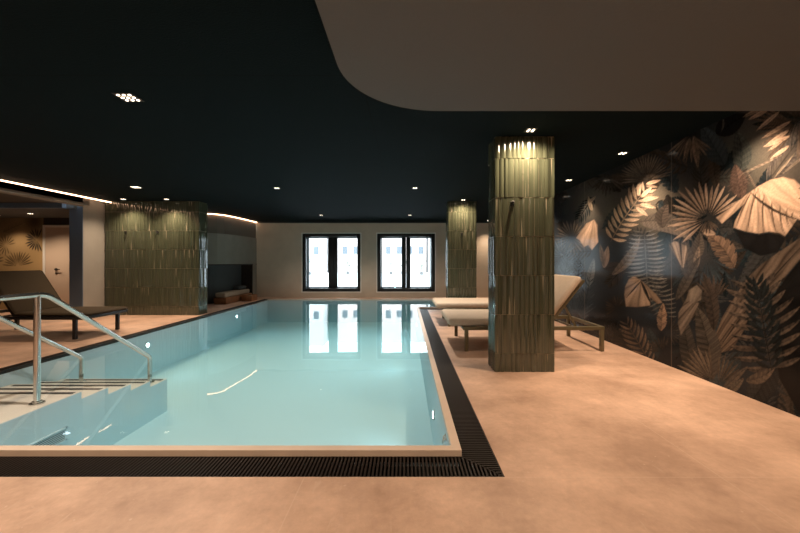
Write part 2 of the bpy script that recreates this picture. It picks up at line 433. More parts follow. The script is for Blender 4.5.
# curved wall below the LED, with a recessed niche at its foot
def offset_path(p, d):
    o = []
    for i, (x, y) in enumerate(p):
        a = p[max(i - 1, 0)]; b = p[min(i + 1, len(p) - 1)]
        t = Vector((b[0] - a[0], b[1] - a[1])).normalized(); o.append((x - t.y * d, y + t.x * d))
    return o
def path_wall(p, d0, d1, z0, z1):
    a = offset_path(p, d0); b = offset_path(p, d1)
    m = MB()
    for i in range(len(p) - 1):
        vs = [(*a[i], z0), (*a[i + 1], z0), (*b[i + 1], z0), (*b[i], z0), (*a[i], z1), (*a[i + 1], z1), (*b[i + 1], z1), (*b[i], z1)]
        m.add(vs, [(0, 1, 2, 3), (4, 7, 6, 5), (0, 4, 5, 1), (3, 2, 6, 7)])
        if i == 0: m.add(vs, [(0, 3, 7, 4)])
        if i == len(p) - 2: m.add(vs, [(1, 5, 6, 2)])
    return m
NZ = 1.045
up = path_wall(led_curve, -.035, -.3, 1.84, ZC + .12); struct(up.build('wall_left_curve', M['band']))
lo = path_wall(led_curve, -.012, -.3, NZ, 1.84)
lo.box(-4.95, -4.632, 10.92, YB, 0, NZ)
struct(lo.build('wall_left_lower', M['greywall']))
nb = path_wall(led_curve, -.34, -.40, 0, NZ); struct(nb.build('wall_niche', M['nicheback']))
nj = MB(); nj.box(-4.96, -4.63, 10.88, 10.92, 0, NZ)
struct(nj.build('trim_6', M['nichewood']))
nl = path_wall(led_curve, -.01, -.34, NZ - .03, NZ - .002); struct(nl.build('trim_7', M['nichewood']))
# corridor end wall, hidden enclosing walls
cw = MB(); cw.box(XL, -6.1, 8.35, 8.5, 0, 2.35); struct(cw.build('wall_corridor', M['darkwall']))
wx = MB(); wx.box(XL - .1, XL, YF, 8.5, 0, 2.35); struct(wx.build('wall_side', M['soffit']))
wn = MB(); wn.box(XL, XR, YF - .1, YF, 0, ZC + .12); struct(wn.build('wall_front', M['white']))

# door in the corridor
dt = bpy.data.objects.new('door_1', None); COL.objects.link(dt); dt.location = (-7.95, 8.33, 0); struct(dt)
d = MB(); d.box(-8.33, -7.50, 8.325, 8.35, .005, 1.90); d.build('door_leaf', M['door'], dt, .003)
d = MB(); d.box(-8.385, -8.33, 8.315, 8.35, 0, 1.955); d.box(-7.5, -7.45, 8.315, 8.35, 0, 1.955); d.box(-8.33, -7.5, 8.315, 8.35, 1.90, 1.955)
d.build('door_frame', M['white'], dt, .003)
hd = MB(); hd.disc((-8.07, 8.30, .93), .028, .026, 'y'); hd.tube([(-8.07, 8.305, .93), (-8.07, 8.28, .93), (-8.06, 8.272, .93), (-7.95, 8.272, .93)], .010, 10)
hd.disc((-8.07, 8.31, .84), .022, .016, 'y')
hd.build('door_handle', M['black'], dt)

# ------------------------------------------------------------------ painted wallpaper
class Canvas:
    """colours at points with picture coordinates (u, v), v pointing down"""
    def __init__(s, u, v, bg):
        s.u = u; s.v = v; s.gain = 1.0; s.c = np.tile(np.array(bg, float), (len(u), 1))
    def mix(s, idx, a, col):
        a = np.clip(a, 0, 1)[:, None]; s.c[idx] = s.c[idx] * (1 - a) + np.asarray(col) * s.gain * a
    def box(s, u0, u1, v0, v1): return np.nonzero((s.u > u0) & (s.u < u1) & (s.v > v0) & (s.v < v1))[0]
    def leaf(s, base, tip, width, col, col2=None, ribs=14, bend=0., tear=0., soft=.6, shape=.8, mid=.4, fade=.35):
        base = np.array(base, float); tip = np.array(tip, float); d = tip - base; L = np.hypot(*d)
        if L < 1e-3: return
        d /= L; n = np.array((-d[1], d[0])); R = L * .6 + width + abs(bend) + 3; c = (base + tip) / 2
        i = s.box(c[0] - R, c[0] + R, c[1] - R, c[1] + R)
        if not len(i): return
        pu = s.u[i] - base[0]; pv = s.v[i] - base[1]
        t = (pu * d[0] + pv * d[1]) / L; q = pu * n[0] + pv * n[1]
        tt = np.clip(t, 0, 1); q = q - bend * 4 * tt * (1 - tt)
        hw = width * np.sin(PI * np.clip(tt, 1e-4, 1) ** shape) ** .8
        k = np.abs(q) / np.maximum(hw, 1e-3); sg = np.sign(q)
        ph = rng.random() * 6; w0 = ribs * 1.7 * (tt - .55 * np.abs(q) / L)
        wob = .35 * np.sin(7 * tt + ph) + .25 * np.sin(17 * tt + 2 * ph + sg)
        r1 = .5 + .5 * np.sin(2 * PI * w0 + 2 * wob + sg); r2 = .5 + .5 * np.sin(2 * PI * 2.37 * w0 + ph + 3 * wob); r3 = .5 + .5 * np.sin(2 * PI * .43 * w0 + ph + sg * 2)
        rp = np.clip(.22 * r1 + .26 * r2 + .30 * r3 + .22 * k, 0, 1)
        edge = hw * (1 - tear * np.clip(r3 * .6 + r1 * .4 - .5, 0, 1) * 1.5 - .06 * r2)
        a = np.clip((edge - np.abs(q)) / soft + .5, 0, 1) * ((t > -.02) & (t < 1.02))
        col = np.array(col); col2 = np.array(col2 if col2 is not None else col * .4)
        w = np.clip((.0 + 1.15 * rp - .18 * k ** 3 + .16 * sg) * (1 - fade + fade * 1.4 * tt), 0, 1.15)[:, None]
        cc = col2 * (1 - w) + col * w
        if mid:
            mm = np.clip(1.2 - np.abs(q) / max(.35, width * .05), 0, 1)[:, None]; cc = cc * (1 - mid * mm)
        s.mix(i, a, cc)
    def fan(s, c, r, a0, a1, n, col, wid=.09, r0=.12, jit=.2, vs=1.0, col2=None):
        """palm fan: blades from angle a0 to a1 in degrees, 90 pointing up"""
        step = math.radians(abs(a1 - a0) / n)
        for k in range(n):
            a = math.radians(a0 + (a1 - a0) * (k + .5) / n) + .25 * step * (rng.random() - .5); rr = r * (1 - jit * rng.random())
            dx, dy = math.cos(a), -math.sin(a) * vs
            cc = np.array(col) * (.55 + .6 * rng.random())
            hw = min(r * wid, .21 * step * r)
            s.leaf((c[0] + dx * r * r0, c[1] + dy * r * r0), (c[0] + dx * rr, c[1] + dy * rr), max(.5, hw), cc, cc * .45 if col2 is None else col2, ribs=1.2, shape=1.5, soft=.5, mid=.2, fade=.5)
    def pinnate(s, base, tip, length, n, col, wid=.13, ang=50, bend=0, taper=.6, col2=None, droop=0):
        base = np.array(base, float); tip = np.array(tip, float); d = tip - base; L = np.hypot(*d); d /= L; nn = np.array((-d[1], d[0]))
        for k in range(n):
            t = (k + .5) / n; p = base + d * L * t + nn * bend * 4 * t * (1 - t)
            ln = length * (math.sin(PI * (.12 + .80 * t)) ** taper)
            for sd in (-1, 1):
                a = math.radians(ang * (1 - .35 * t)); v = d * math.cos(a) + nn * sd * math.sin(a); v = v + np.array((0, droop)); v /= np.hypot(*v)
                cc = np.array(col) * (.55 + .6 * rng.random())
                s.leaf(p, p + v * ln * (.85 + .25 * rng.random()), max(.5, min(ln * wid, .30 * L / n)), cc, cc * .5 if col2 is None else col2, ribs=1.2, bend=sd * ln * .06, shape=1.05, soft=.5, mid=.2, fade=.45)
        s.leaf(base, tip, max(.5, length * .025), np.array(col) * .5, ribs=1, bend=bend, mid=0)
    def poly(s, P, col, rib_c, nr=22, dark=.45, soft=1.0, rr=1.0):
        """free outline with ribs radiating from a point"""
        P = np.array(P, float); i = s.box(P[:, 0].min() - 2, P[:, 0].max() + 2, P[:, 1].min() - 2, P[:, 1].max() + 2)
        if not len(i): return
        u = s.u[i]; v = s.v[i]; ins = np.zeros(len(i), bool); dm = np.full(len(i), 1e9)
        for a, b in zip(P, np.roll(P, -1, 0)):
            cr = ((a[1] > v) != (b[1] > v)) & (u < (b[0] - a[0]) * (v - a[1]) / (b[1] - a[1] + 1e-12) + a[0]); ins ^= cr
            e = b - a; t = np.clip(((u - a[0]) * e[0] + (v - a[1]) * e[1]) / (e @ e + 1e-9), 0, 1)
            dm = np.minimum(dm, np.hypot(u - a[0] - t * e[0], v - a[1] - t * e[1]))
        sd = np.where(ins, dm, -dm); th = np.arctan2(v - rib_c[1], u - rib_c[0])
        ds = np.hypot(u - rib_c[0], v - rib_c[1]); w = .5 + .5 * np.sin(nr * th * rr + .5 * np.sin(ds * .21)); w2 = .5 + .5 * np.sin(nr * .37 * th + 1 + .6 * np.sin(ds * .13))
        k = (1.12 - dark * (w ** 2 * .55 + w2 * .85)) * (.82 + .18 * np.clip(sd / 6, 0, 1))
        s.mix(i, np.clip(sd / soft + .5, 0, 1), np.array(col) * k[:, None])

PEACH = (.62, .43, .31); TAN = (.42, .30, .22); TAUPE = (.20, .15, .12); GREY = (.20, .20, .195); DIM = (.075, .066, .058); TEAL = (.028, .040, .046)
def paint_jungle(u, v):
    c = Canvas(u, v, (.013, .015, .018))
    # cloudy ground
    cl = .5 + .5 * np.sin(u * .045 + 1.3 * np.sin(v * .03)) * np.cos(v * .05 + .8 * np.sin(u * .05))
    c.c *= (.7 + .9 * cl)[:, None]
    # mist between the leaves
    for (x, y, r, col, a) in ((656, 205, 30, (.20, .17, .13), .75), (596, 205, 20, (.20, .18, .15), .6), (770, 160, 40, (.16, .13, .10), .6), (572, 270, 32, (.10, .13, .16), .6), (690, 245, 30, (.08, .07, .06), .5), (735, 160, 26, (.07, .08, .07), .6)):
        i = c.box(x - 2 * r, x + 2 * r, y - 2 * r, y + 2 * r); d2 = ((u[i] - x) ** 2 + (v[i] - y) ** 2) / r ** 2
        c.mix(i, a * np.exp(-d2), col)
    # low-contrast undergrowth
    for k in range(150):
        x = 540 + 420 * rng.random() ** .8; top = 262 - .44 * (x - 405); bot = 262 + .40 * (x - 405)
        y = top + (bot - top) * rng.random(); sc = (x - 405) / 250
        a = rng.random() * 2 * PI; L = (18 + 26 * rng.random()) * sc
        col = np.array((TEAL, DIM, (.06, .06, .06), (.05, .065, .075), (.075, .06, .048))[rng.integers(5)]) * (.45 + .5 * rng.random())
        q = rng.random()
        if q < .45: c.leaf((x, y), (x + L * math.cos(a), y - L * math.sin(a)), L * (.14 + .14 * rng.random()), col, col * .4, ribs=12, bend=L * .1 * (rng.random() - .5), tear=.4)
        elif q < .75: c.pinnate((x, y), (x + L * math.cos(a), y - L * math.sin(a)), L * .4, 9, col, wid=.12)
        else: c.fan((x, y), L * .7, math.degrees(a), math.degrees(a) + 200, 13, col, wid=.07)
    # upper dark fronds
    c.pinnate((690, 168), (640, 150), 16, 9, (.08, .062, .05), droop=.4)
    c.fan((690, 134), 30, 215, 330, 13, (.20, .14, .10), wid=.05); c.leaf((694, 136), (698, 168), 3.5, (.22, .15, .105), (.06, .045, .035), ribs=4); c.leaf((690, 138), (684, 160), 2.6, (.20, .14, .10), (.06, .045, .035), ribs=3)
    c.fan((606, 176), 22, 190, 350, 13, (.085, .07, .058), wid=.06)
    c.fan((583, 176), 16, 190, 340, 11, (.075, .064, .053), wid=.06)
    c.leaf((740, 172), (736, 130), 10, (.075, .08, .072), (.02, .024, .024), ribs=10, bend=4)
    c.leaf((716, 134), (746, 114), 10, (.012, .012, .013), (.007, .007, .008), ribs=3); c.leaf((721, 132), (722, 116), .9, (.10, .09, .08), ribs=1, bend=2)  # dark cylinder by the ceiling, painted in with its thin highlight
    c.leaf((741, 198), (735, 164), 9, (.15, .095, .075), (.05, .035, .03), ribs=12, tear=.3); c.fan((738, 182), 15, 200, 420, 22, (.12, .08, .065), wid=.04)
    # grey plume and pale streaks upper right
    c.pinnate((766, 184), (808, 128), 30, 26, (.15, .128, .115), wid=.035, ang=30)
    c.leaf((740, 175), (784, 154), 1.0, (.30, .23, .18), ribs=1); c.leaf((774, 178), (796, 152), 1.0, (.42, .33, .25), ribs=1); c.leaf((782, 174), (812, 150), 1.2, (.30, .24, .19), ribs=1); c.leaf((757, 190), (746, 170), 1.0, (.2, .15, .12), ribs=1)
    # fan at the top right corner
    c.fan((797, 124), 46, 150, 240, 13, (.17, .118, .088), wid=.05)
    c.fan((800, 122), 40, 262, 500, 22, (.15, .11, .085), wid=.05)
    for a, b, w_, k in (((779, 112), (756, 131), 2.0, .7), ((770, 108), (748, 120), 2.2, .6), ((791, 121), (761, 139), 1.9, .8), ((789, 130), (765, 146), 2.0, .95), ((790, 136), (763, 147), 2.2, 1.1), ((789, 146), (770, 159), 1.8, 1.15), ((784, 139), (768, 151), 1.6, .9), ((760, 109), (743, 117), 2.0, .45)):
        c.leaf(a, b, w_, np.array(PEACH) * k, np.array(PEACH) * k * .55, ribs=1.5)
    # fan E under the ceiling
    c.fan((646, 180), 29, 8, 190, 25, (.19, .145, .11), wid=.04)
    c.leaf((646, 184), (661, 180), 1.8, PEACH, TAN, ribs=1); c.leaf((646, 186), (658, 187), 1.4, TAN, TAUPE, ribs=1); c.leaf((643, 184), (634, 190), 1.3, TAN, TAUPE, ribs=1)
    # broad dim leaves behind the bright ones
    c.leaf((612, 275), (640, 236), 5, (.20, .155, .125), (.05, .045, .04), ribs=14, bend=4)
    c.leaf((640, 222), (692, 240), 10, (.20, .165, .14), (.06, .052, .046), ribs=18, bend=-8)
    c.leaf((662, 228), (668, 204), 7, (.13, .10, .085), (.04, .035, .03), ribs=10, bend=-3)
    c.leaf((690, 262), (700, 232), 7, (.13, .105, .085), (.035, .03, .027), ribs=14, bend=3)
    # bright feathered palm
    c.pinnate((611, 241), (646, 190), 18, 11, (.58, .42, .305), wid=.12, ang=64, bend=-2, taper=.4)
    for a, b in (((642, 200), (659, 197)), ((640, 204), (656, 208)), ((636, 207), (648, 216)), ((641, 197), (652, 187)), ((638, 196), (640, 183))): c.leaf(a, b, 2.0, (.72, .54, .40), TAN, ribs=1.5)
    # left group
    c.fan((572, 238), 19, 20, 340, 24, (.22, .185, .155), wid=.04)
    c.poly([(576, 238), (581, 231), (586.5, 223.5), (594, 219.6), (597.5, 225), (597.5, 234), (598.3, 242), (592, 250), (588, 245), (584, 247), (580, 240.6)], PEACH, (594, 217), 30, .45)
    c.leaf((604, 268), (608, 246), 3.5, (.26, .185, .14), TAUPE, ribs=4); c.leaf((604, 266), (600, 244), 2.6, (.18, .13, .1), DIM, ribs=4)
    c.fan((562, 256), 18, 30, 330, 26, (.13, .165, .20), wid=.035)
    c.leaf((588, 288), (594, 258), 4, (.20, .21, .22), (.06, .08, .09), ribs=12)
    c.pinnate((560, 300), (568, 258), 14, 12, (.10, .135, .165), wid=.07); c.pinnate((574, 300), (580, 252), 12, 12, (.09, .115, .14), wid=.07)
    c.pinnate((582, 320), (590, 280), 12, 9, (.06, .08, .095), wid=.07)
    c.fan((575, 320), 26, 30, 150, 15, (.05, .065, .075), wid=.05)
    c.leaf((592, 211), (588, 196), 2, (.46, .37, .26), TAUPE, ribs=2); c.leaf((588, 204), (596, 196), 1.5, (.40, .31, .22), TAUPE, ribs=2)
    # grey fern, two tiers
    c.pinnate((648, 294), (644, 230), 21, 17, (.25, .24, .225), wid=.05, ang=70, droop=.55, taper=.5)
    c.pinnate((668, 318), (648, 270), 15, 12, (.17, .165, .155), wid=.055, ang=70, droop=.7)
    # small folded peach leaf and round leaf
    c.leaf((690, 280), (683, 238), 8, (.09, .075, .065), (.03, .028, .026), ribs=12)
    c.poly([(669, 244.6), (674.5, 241), (680, 243), (686.3, 245.9), (688, 255), (683, 269), (678, 260)], (.40, .30, .225), (683, 271), 40, .85)
    c.leaf((695, 270), (699, 246), 3.4, (.30, .22, .165), DIM, ribs=5)
    c.poly([(625, 287), (629, 279), (634, 276), (643, 282), (656, 294), (662, 302.5), (657.8, 304), (650, 297), (650, 305.5), (637, 307), (626, 306.5), (624.4, 295)], (.36, .26, .19), (641, 279), 20, .55)
    c.leaf((641, 281), (651, 304), 1.6, (.03, .028, .026), ribs=1); c.leaf((641, 281), (626, 298), .9, (.08, .065, .055), ribs=1)
    c.leaf((661, 331), (663, 303), 5.5, (.34, .225, .155), (.05, .04, .034), ribs=4, tear=.45)
    c.leaf((676, 300), (700, 256), 5, (.09, .075, .064), (.03, .028, .026), ribs=12)
    # striped leaf over the middle
    c.leaf((734, 268), (706, 234), 11, (.27, .175, .12), (.045, .036, .03), ribs=7, tear=.4, bend=4)
    c.leaf((702, 231), (716, 234), 3.5, (.52, .37, .27), TAUPE, ribs=2)
    # big fan palm
    c.fan((707.6, 219), 41, 24, 228, 19, (.56, .40, .30), wid=.034, r0=.16)
    c.fan((707, 219), 18, 235, 330, 7, (.15, .11, .085), wid=.05)
    # great folded peach banana leaf
    c.poly([(716, 217.5), (733, 206), (747, 194), (759, 186), (771, 179.5), (782.4, 177), (794.2, 179.5), (803, 188), (816, 200), (830, 206), (822, 222), (806, 221), (797, 219), (791, 228), (785, 236), (780, 233), (769, 231.5), (759, 233.5), (746, 231.5), (733.5, 227.5), (735, 221), (740, 212), (745, 203), (733, 214), (722, 223.5)], PEACH, (757, 178), 58, .50)
    c.poly([(757, 187), (771, 180), (782, 177.5), (794, 180), (803, 189), (816, 200), (816, 214), (797, 214), (782, 206), (768, 197)], (.64, .43, .305), (812, 214), 40, .28)
    for a, b in (((772, 200), (776, 232)), ((780, 205), (784, 233)), ((787, 209), (789, 226)), ((764, 195), (764, 231)), ((757, 191), (748, 230)), ((751, 193), (737, 226)), ((793, 212), (794, 221))): c.leaf(a, b, .9, (.20, .13, .09), (.1, .07, .05), ribs=1, bend=1.5)
    c.leaf((750, 192), (800, 220), 1.5, (.075, .055, .042), ribs=1, bend=4)
    c.poly([(735, 229), (746, 233), (759, 235), (769, 233), (780, 235), (785, 238), (778, 252), (760, 256), (744, 248)], (.012, .011, .011), (764, 225), 10, .3)
    c.gain = .66          # lower leaves painted darker, standing in for dimmer light low on the wall
    # long diagonal banana leaf lower right
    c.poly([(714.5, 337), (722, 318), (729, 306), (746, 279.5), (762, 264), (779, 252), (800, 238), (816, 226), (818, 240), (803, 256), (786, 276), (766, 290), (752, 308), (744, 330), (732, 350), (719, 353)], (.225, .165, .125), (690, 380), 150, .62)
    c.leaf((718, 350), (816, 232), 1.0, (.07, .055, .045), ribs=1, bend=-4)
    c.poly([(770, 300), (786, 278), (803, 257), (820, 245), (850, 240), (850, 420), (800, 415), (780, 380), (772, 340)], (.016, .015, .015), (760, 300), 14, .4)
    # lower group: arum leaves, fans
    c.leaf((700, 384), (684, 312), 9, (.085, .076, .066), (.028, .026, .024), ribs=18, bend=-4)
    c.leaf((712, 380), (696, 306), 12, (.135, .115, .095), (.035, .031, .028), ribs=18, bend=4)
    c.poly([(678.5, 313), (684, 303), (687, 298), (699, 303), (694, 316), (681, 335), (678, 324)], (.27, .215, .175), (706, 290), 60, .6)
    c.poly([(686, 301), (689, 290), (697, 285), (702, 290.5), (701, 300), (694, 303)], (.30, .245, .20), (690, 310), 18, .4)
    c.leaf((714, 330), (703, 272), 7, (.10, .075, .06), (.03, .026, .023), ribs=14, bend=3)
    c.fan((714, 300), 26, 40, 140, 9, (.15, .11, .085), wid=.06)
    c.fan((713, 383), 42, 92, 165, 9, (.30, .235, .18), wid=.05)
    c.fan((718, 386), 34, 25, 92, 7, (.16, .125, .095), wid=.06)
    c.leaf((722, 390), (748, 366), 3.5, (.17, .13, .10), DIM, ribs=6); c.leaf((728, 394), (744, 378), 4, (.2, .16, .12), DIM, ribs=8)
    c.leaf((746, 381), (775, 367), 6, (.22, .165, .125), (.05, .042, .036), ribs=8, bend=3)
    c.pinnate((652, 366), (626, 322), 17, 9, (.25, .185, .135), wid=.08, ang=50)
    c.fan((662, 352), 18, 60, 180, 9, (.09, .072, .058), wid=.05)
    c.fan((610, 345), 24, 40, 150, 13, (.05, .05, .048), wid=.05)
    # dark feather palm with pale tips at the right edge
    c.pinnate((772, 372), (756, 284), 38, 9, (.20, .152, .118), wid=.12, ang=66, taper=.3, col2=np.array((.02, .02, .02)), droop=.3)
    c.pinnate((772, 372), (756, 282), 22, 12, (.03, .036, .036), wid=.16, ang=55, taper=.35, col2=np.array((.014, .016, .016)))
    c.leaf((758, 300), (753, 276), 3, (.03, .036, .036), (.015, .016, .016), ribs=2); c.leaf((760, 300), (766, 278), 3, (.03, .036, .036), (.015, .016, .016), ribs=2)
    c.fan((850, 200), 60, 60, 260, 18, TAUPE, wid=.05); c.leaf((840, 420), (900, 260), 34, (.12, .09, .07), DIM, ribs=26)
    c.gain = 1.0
    # fine paper grain
    g = .88 + .24 * rng.random(len(u)); c.c *= g[:, None]
    # vertical sheet joints
    Yw = XR * F / (u - VX)
    for ys in (3.78, 5.6, 7.4, 9.2):
        i = np.nonzero(np.abs(Yw - ys) < .006)[0]; c.mix(i, np.full(len(i), .35), (.2, .16, .13))
    return np.clip(c.c, 0, 1)

def grid_wall(name, X, Y, Z, cols, m, front):
    """wall sheet from a grid of points, with a thickness behind it"""
    nz, ny = X.shape; co = np.stack([X, Y, Z], -1).reshape(-1, 3)
    me = bpy.data.meshes.new(name); idx = np.arange(nz * ny).reshape(nz, ny)
    f = np.stack([idx[:-1, :-1], idx[:-1, 1:], idx[1:, 1:], idx[1:, :-1]], -1).reshape(-1, 4)
    if front: f = f[:, ::-1]
    # back sheet (four corners) closes it
    me.vertices.add(len(co)); me.vertices.foreach_set('co', co.ravel())
    me.loops.add(f.size); me.loops.foreach_set('vertex_index', np.ascontiguousarray(f).ravel())
    me.polygons.add(len(f)); me.polygons.foreach_set('loop_start', np.arange(len(f)) * 4)
    me.update(calc_edges=True)
    at = me.color_attributes.new('print', 'FLOAT_COLOR', 'POINT')
    rgba = np.ones((len(co), 4), np.float32); rgba[:, :3] = cols; at.data.foreach_set('color', rgba.ravel())
    me.materials.append(m); o = bpy.data.objects.new(name, me); COL.objects.link(o)
    return o
ys = [2.30]
while ys[-1] < YB: ys.append(ys[-1] * 1.0026)
ys[-1] = YB
back = [2.30 - (q - 2.30) for q in ys[1:] if 2.30 - (q - 2.30) > YF][::2]
ys = np.array(back[::-1] + ys); ys = np.concatenate([[YF], ys]) if ys[0] > YF else ys
zs = np.linspace(0, ZC, 300)
Yg, Zg = np.meshgrid(ys, zs); Xg = np.full_like(Yg, XR)
ym = np.where(Yg < 2.30, np.clip(4.60 - Yg, 2.30, YB), Yg).ravel()
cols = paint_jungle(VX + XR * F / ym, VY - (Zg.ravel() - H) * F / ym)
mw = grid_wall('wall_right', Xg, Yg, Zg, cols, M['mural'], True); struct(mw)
wr = MB(); wr.box(XR + .002, XR + .15, YF, YB + .38, -.14, ZC + .12); struct(wr.build('wall_right_masonry', M['darkwall']))

def paint_gold(u, v):
    c = Canvas(u, v, (.44, .30, .14))
    for (x, y, r, col, a) in ((0, 215, 26, (.10, .085, .07), .8), (34, 222, 12, (.02, .02, .02), .9), (14, 245, 18, (.52, .36, .18), .5)):
        i = c.box(x - 3 * r, x + 3 * r, y - 3 * r, y + 3 * r); d2 = ((u[i] - x) ** 2 + (v[i] - y) ** 2) / r ** 2
        c.mix(i, a * np.exp(-d2), col)
    c.fan((37, 240), 13, 60, 300, 15, (.03, .03, .028), wid=.06)
    c.fan((18, 266), 17, 10, 180, 15, (.20, .13, .06), wid=.05)
    c.fan((6, 245), 12, 0, 300, 14, (.25, .17, .08), wid=.05)
    c.fan((-12, 262), 18, 0, 180, 15, (.22, .15, .07), wid=.05)
    c.leaf((3, 232), (26, 222), 4, (.30, .22, .12), (.2, .14, .08), ribs=8)
    return np.clip(c.c, 0, 1)
xg = np.linspace(XL, -8.39, 110); zg = np.linspace(0, 2.125, 150)
Xg, Zg = np.meshgrid(xg, zg); Yg = np.full_like(Xg, 8.343)
cols = paint_gold(VX + Xg.ravel() * F / 8.343, VY - (Zg.ravel() - H) * F / 8.343)
gm = grid_wall('wall_corridor_paper', Xg, Yg, Zg, cols, M['goldmural'], False); struct(gm)

# ------------------------------------------------------------------ tiled columns
def tile_face(mb, origin, udir, ndir, width, height, first, row, tw, gap=.0055):
    """rows of narrow upright tiles, each with its own rounded profile; first row partial"""
    u = Vector(udir); n = Vector(ndir); o = Vector(origin); z = 0.0
    rows = [first]; z = first
    while z < height - 1e-4: rows.append(min(row, height - z)); z += rows[-1]
    z = 0.0
    for rh in rows:
        nt = max(1, round(width / tw)); edges = [0.0]
        for k in range(nt): edges.append(edges[-1] + (.75 + .5 * random.random()))
        edges = [e * width / edges[-1] for e in edges]
        for k in range(nt):
            a, b = edges[k] + gap / 3, edges[k + 1] - gap / 3
            kind = random.random(); bulge = (.009 if kind < .35 else (.005 if kind < .65 else (-.004 if kind < .88 else .001)))
            base = .008; t0 = (random.random() - .5) * .004; tl = (random.random() - .5) * .003
            N = 6; vs = []
            for zz, tip in ((z + gap / 2, 0), (z + rh - gap / 2, 1)):
                for j in range(N + 1):
                    q = j / N; dpt = base + bulge * math.sin(PI * q) + t0 * (q - .5) + tl * (tip - .5)
                    p = o + u * (a + (b - a) * q) + n * dpt; vs.append((p.x, p.y, zz))
            m = N + 1; o0 = o + u * a; o1 = o + u * b
            vs += [(o0.x, o0.y, z + gap / 2), (o1.x, o1.y, z + gap / 2), (o0.x, o0.y, z + rh - gap / 2), (o1.x, o1.y, z + rh - gap / 2)]
            mb.add(vs[:2 * m], [(j, j + 1, m + j + 1, m + j) for j in range(N)], True)
            mb.add(vs, [list(range(m - 1, -1, -1)) + [2 * m, 2 * m + 1], [*range(m, 2 * m), 2 * m + 3, 2 * m + 2],
                        (2 * m, 0, m, 2 * m + 2), (m - 1, 2 * m + 1, 2 * m + 3, 2 * m - 1)])
        z += rh
def column(name, label, cat, x0, x1, y0, y1, faces, group=None, first=.183):
    t = thing(name, label, cat, ((x0 + x1) / 2, (y0 + y1) / 2, 0), group)
    e = .008; q = .004
    c = MB(); c.box(x0 + q, x1 - q, y0 + q, y1 - q, 0, ZC); c.build('core', M['tilecore'], t)
    tl = MB()
    spec = {'f': ((x0, y0 + e, 0), (1, 0, 0), (0, -1, 0), x1 - x0), 'b': ((x0, y1 - e, 0), (1, 0, 0), (0, 1, 0), x1 - x0),
            'l': ((x0 + e, y0, 0), (0, 1, 0), (-1, 0, 0), y1 - y0), 'r': ((x1 - e, y0, 0), (0, 1, 0), (1, 0, 0), y1 - y0)}
    for f in faces:
        o, u, n, wd = spec[f]; tile_face(tl, o, u, n, wd, ZC - .002, first, .3905, .048)
    tl.build('tile_cladding', M['tile'], t)
    return t
column('tiled_column', 'olive glazed tile column standing on the deck in front of the loungers', 'column', .895, 1.49, 3.6, 3.887, 'flrb', 'olive tiled columns')
column('tiled_column', 'olive glazed tile column in the distance beyond the loungers, near the windows', 'column', .872, 1.465, 7.45, 7.737, 'flrb', 'olive tiled columns')
column('tiled_partition', 'broad olive tiled shower partition beside the dark sunbed across the pool', 'partition', -6.22, -4.27, 7.45, 7.76, 'fr')

def hook(loc, label):
    t = thing('robe_hook', label, 'hook', loc, 'robe hooks on the tiling')
    x, y, z = loc
    m = MB(); m.box(x - .016, x + .016, y - .008, y + .016, z - .025, z + .025); m.build('hook_plate', M['black'], t, .003)
    m = MB(); m.tube([(x, y - .006, z + .012), (x, y - .04, z + .012), (x, y - .046, z + .02)], .011, 10)
    m.tube([(x, y - .006, z - .008), (x, y - .025, z - .02), (x, y - .04, z - .022), (x, y - .046, z - .008)], .008, 10)
    m.build('hook_peg', M['black'], t)
    return t
hook((1.065, 3.592, 1.68), 'black robe hook on the column in front of the loungers')
hook((1.165, 7.442, 1.68), 'black robe hook on the far column near the windows')
hook((-5.78, 7.442, 1.715), 'black robe hook on the broad partition, the one nearer the pale door')
hook((-5.12, 7.442, 1.715), 'black robe hook on the broad partition, the one nearer the pool')

# ------------------------------------------------------------------ loungers
def rounded_slab(mb, L, W, Tk, r, mtx, n=5):
    """soft cushion: box with rounded long edges, L along x, W along y, Tk along z"""
    prof = []
    for cx, cz, a0 in ((W / 2 - r, Tk - r, 0), (-W / 2 + r, Tk - r, 90), (-W / 2 + r, r, 180), (W / 2 - r, r, 270)):
        for k in range(n + 1):
            a = math.radians(a0 + 90 * k / n); prof.append((cx + r * math.cos(a), cz + r * math.sin(a)))
    xs = [(0, .55), (r * .15, .75), (r * .5, .92), (r, 1.0), (L - r, 1.0), (L - r * .5, .92), (L - r * .15, .75), (L, .55)]
    # ends shrink towards the middle of the profile by r only
    vs = []; m = len(prof)
    for x, s in xs:
        k = r * (1 - s) * 1.6
        for (py, pz) in prof:
            cy = py - math.copysign(min(k, abs(py)), py); cz = Tk / 2 + (pz - Tk / 2) * (1 - k / (Tk / 2)) if Tk / 2 > k else Tk / 2
            vs.append(mtx @ Vector((x, cy, cz)))
    fs = [(i * m + j, i * m + (j + 1) % m, (i + 1) * m + (j + 1) % m, (i + 1) * m + j) for i in range(len(xs) - 1) for j in range(m)]
    fs += [list(range(m - 1, -1, -1)), [(len(xs) - 1) * m + j for j in range(m)]]
    return mb.add(vs, fs, True)
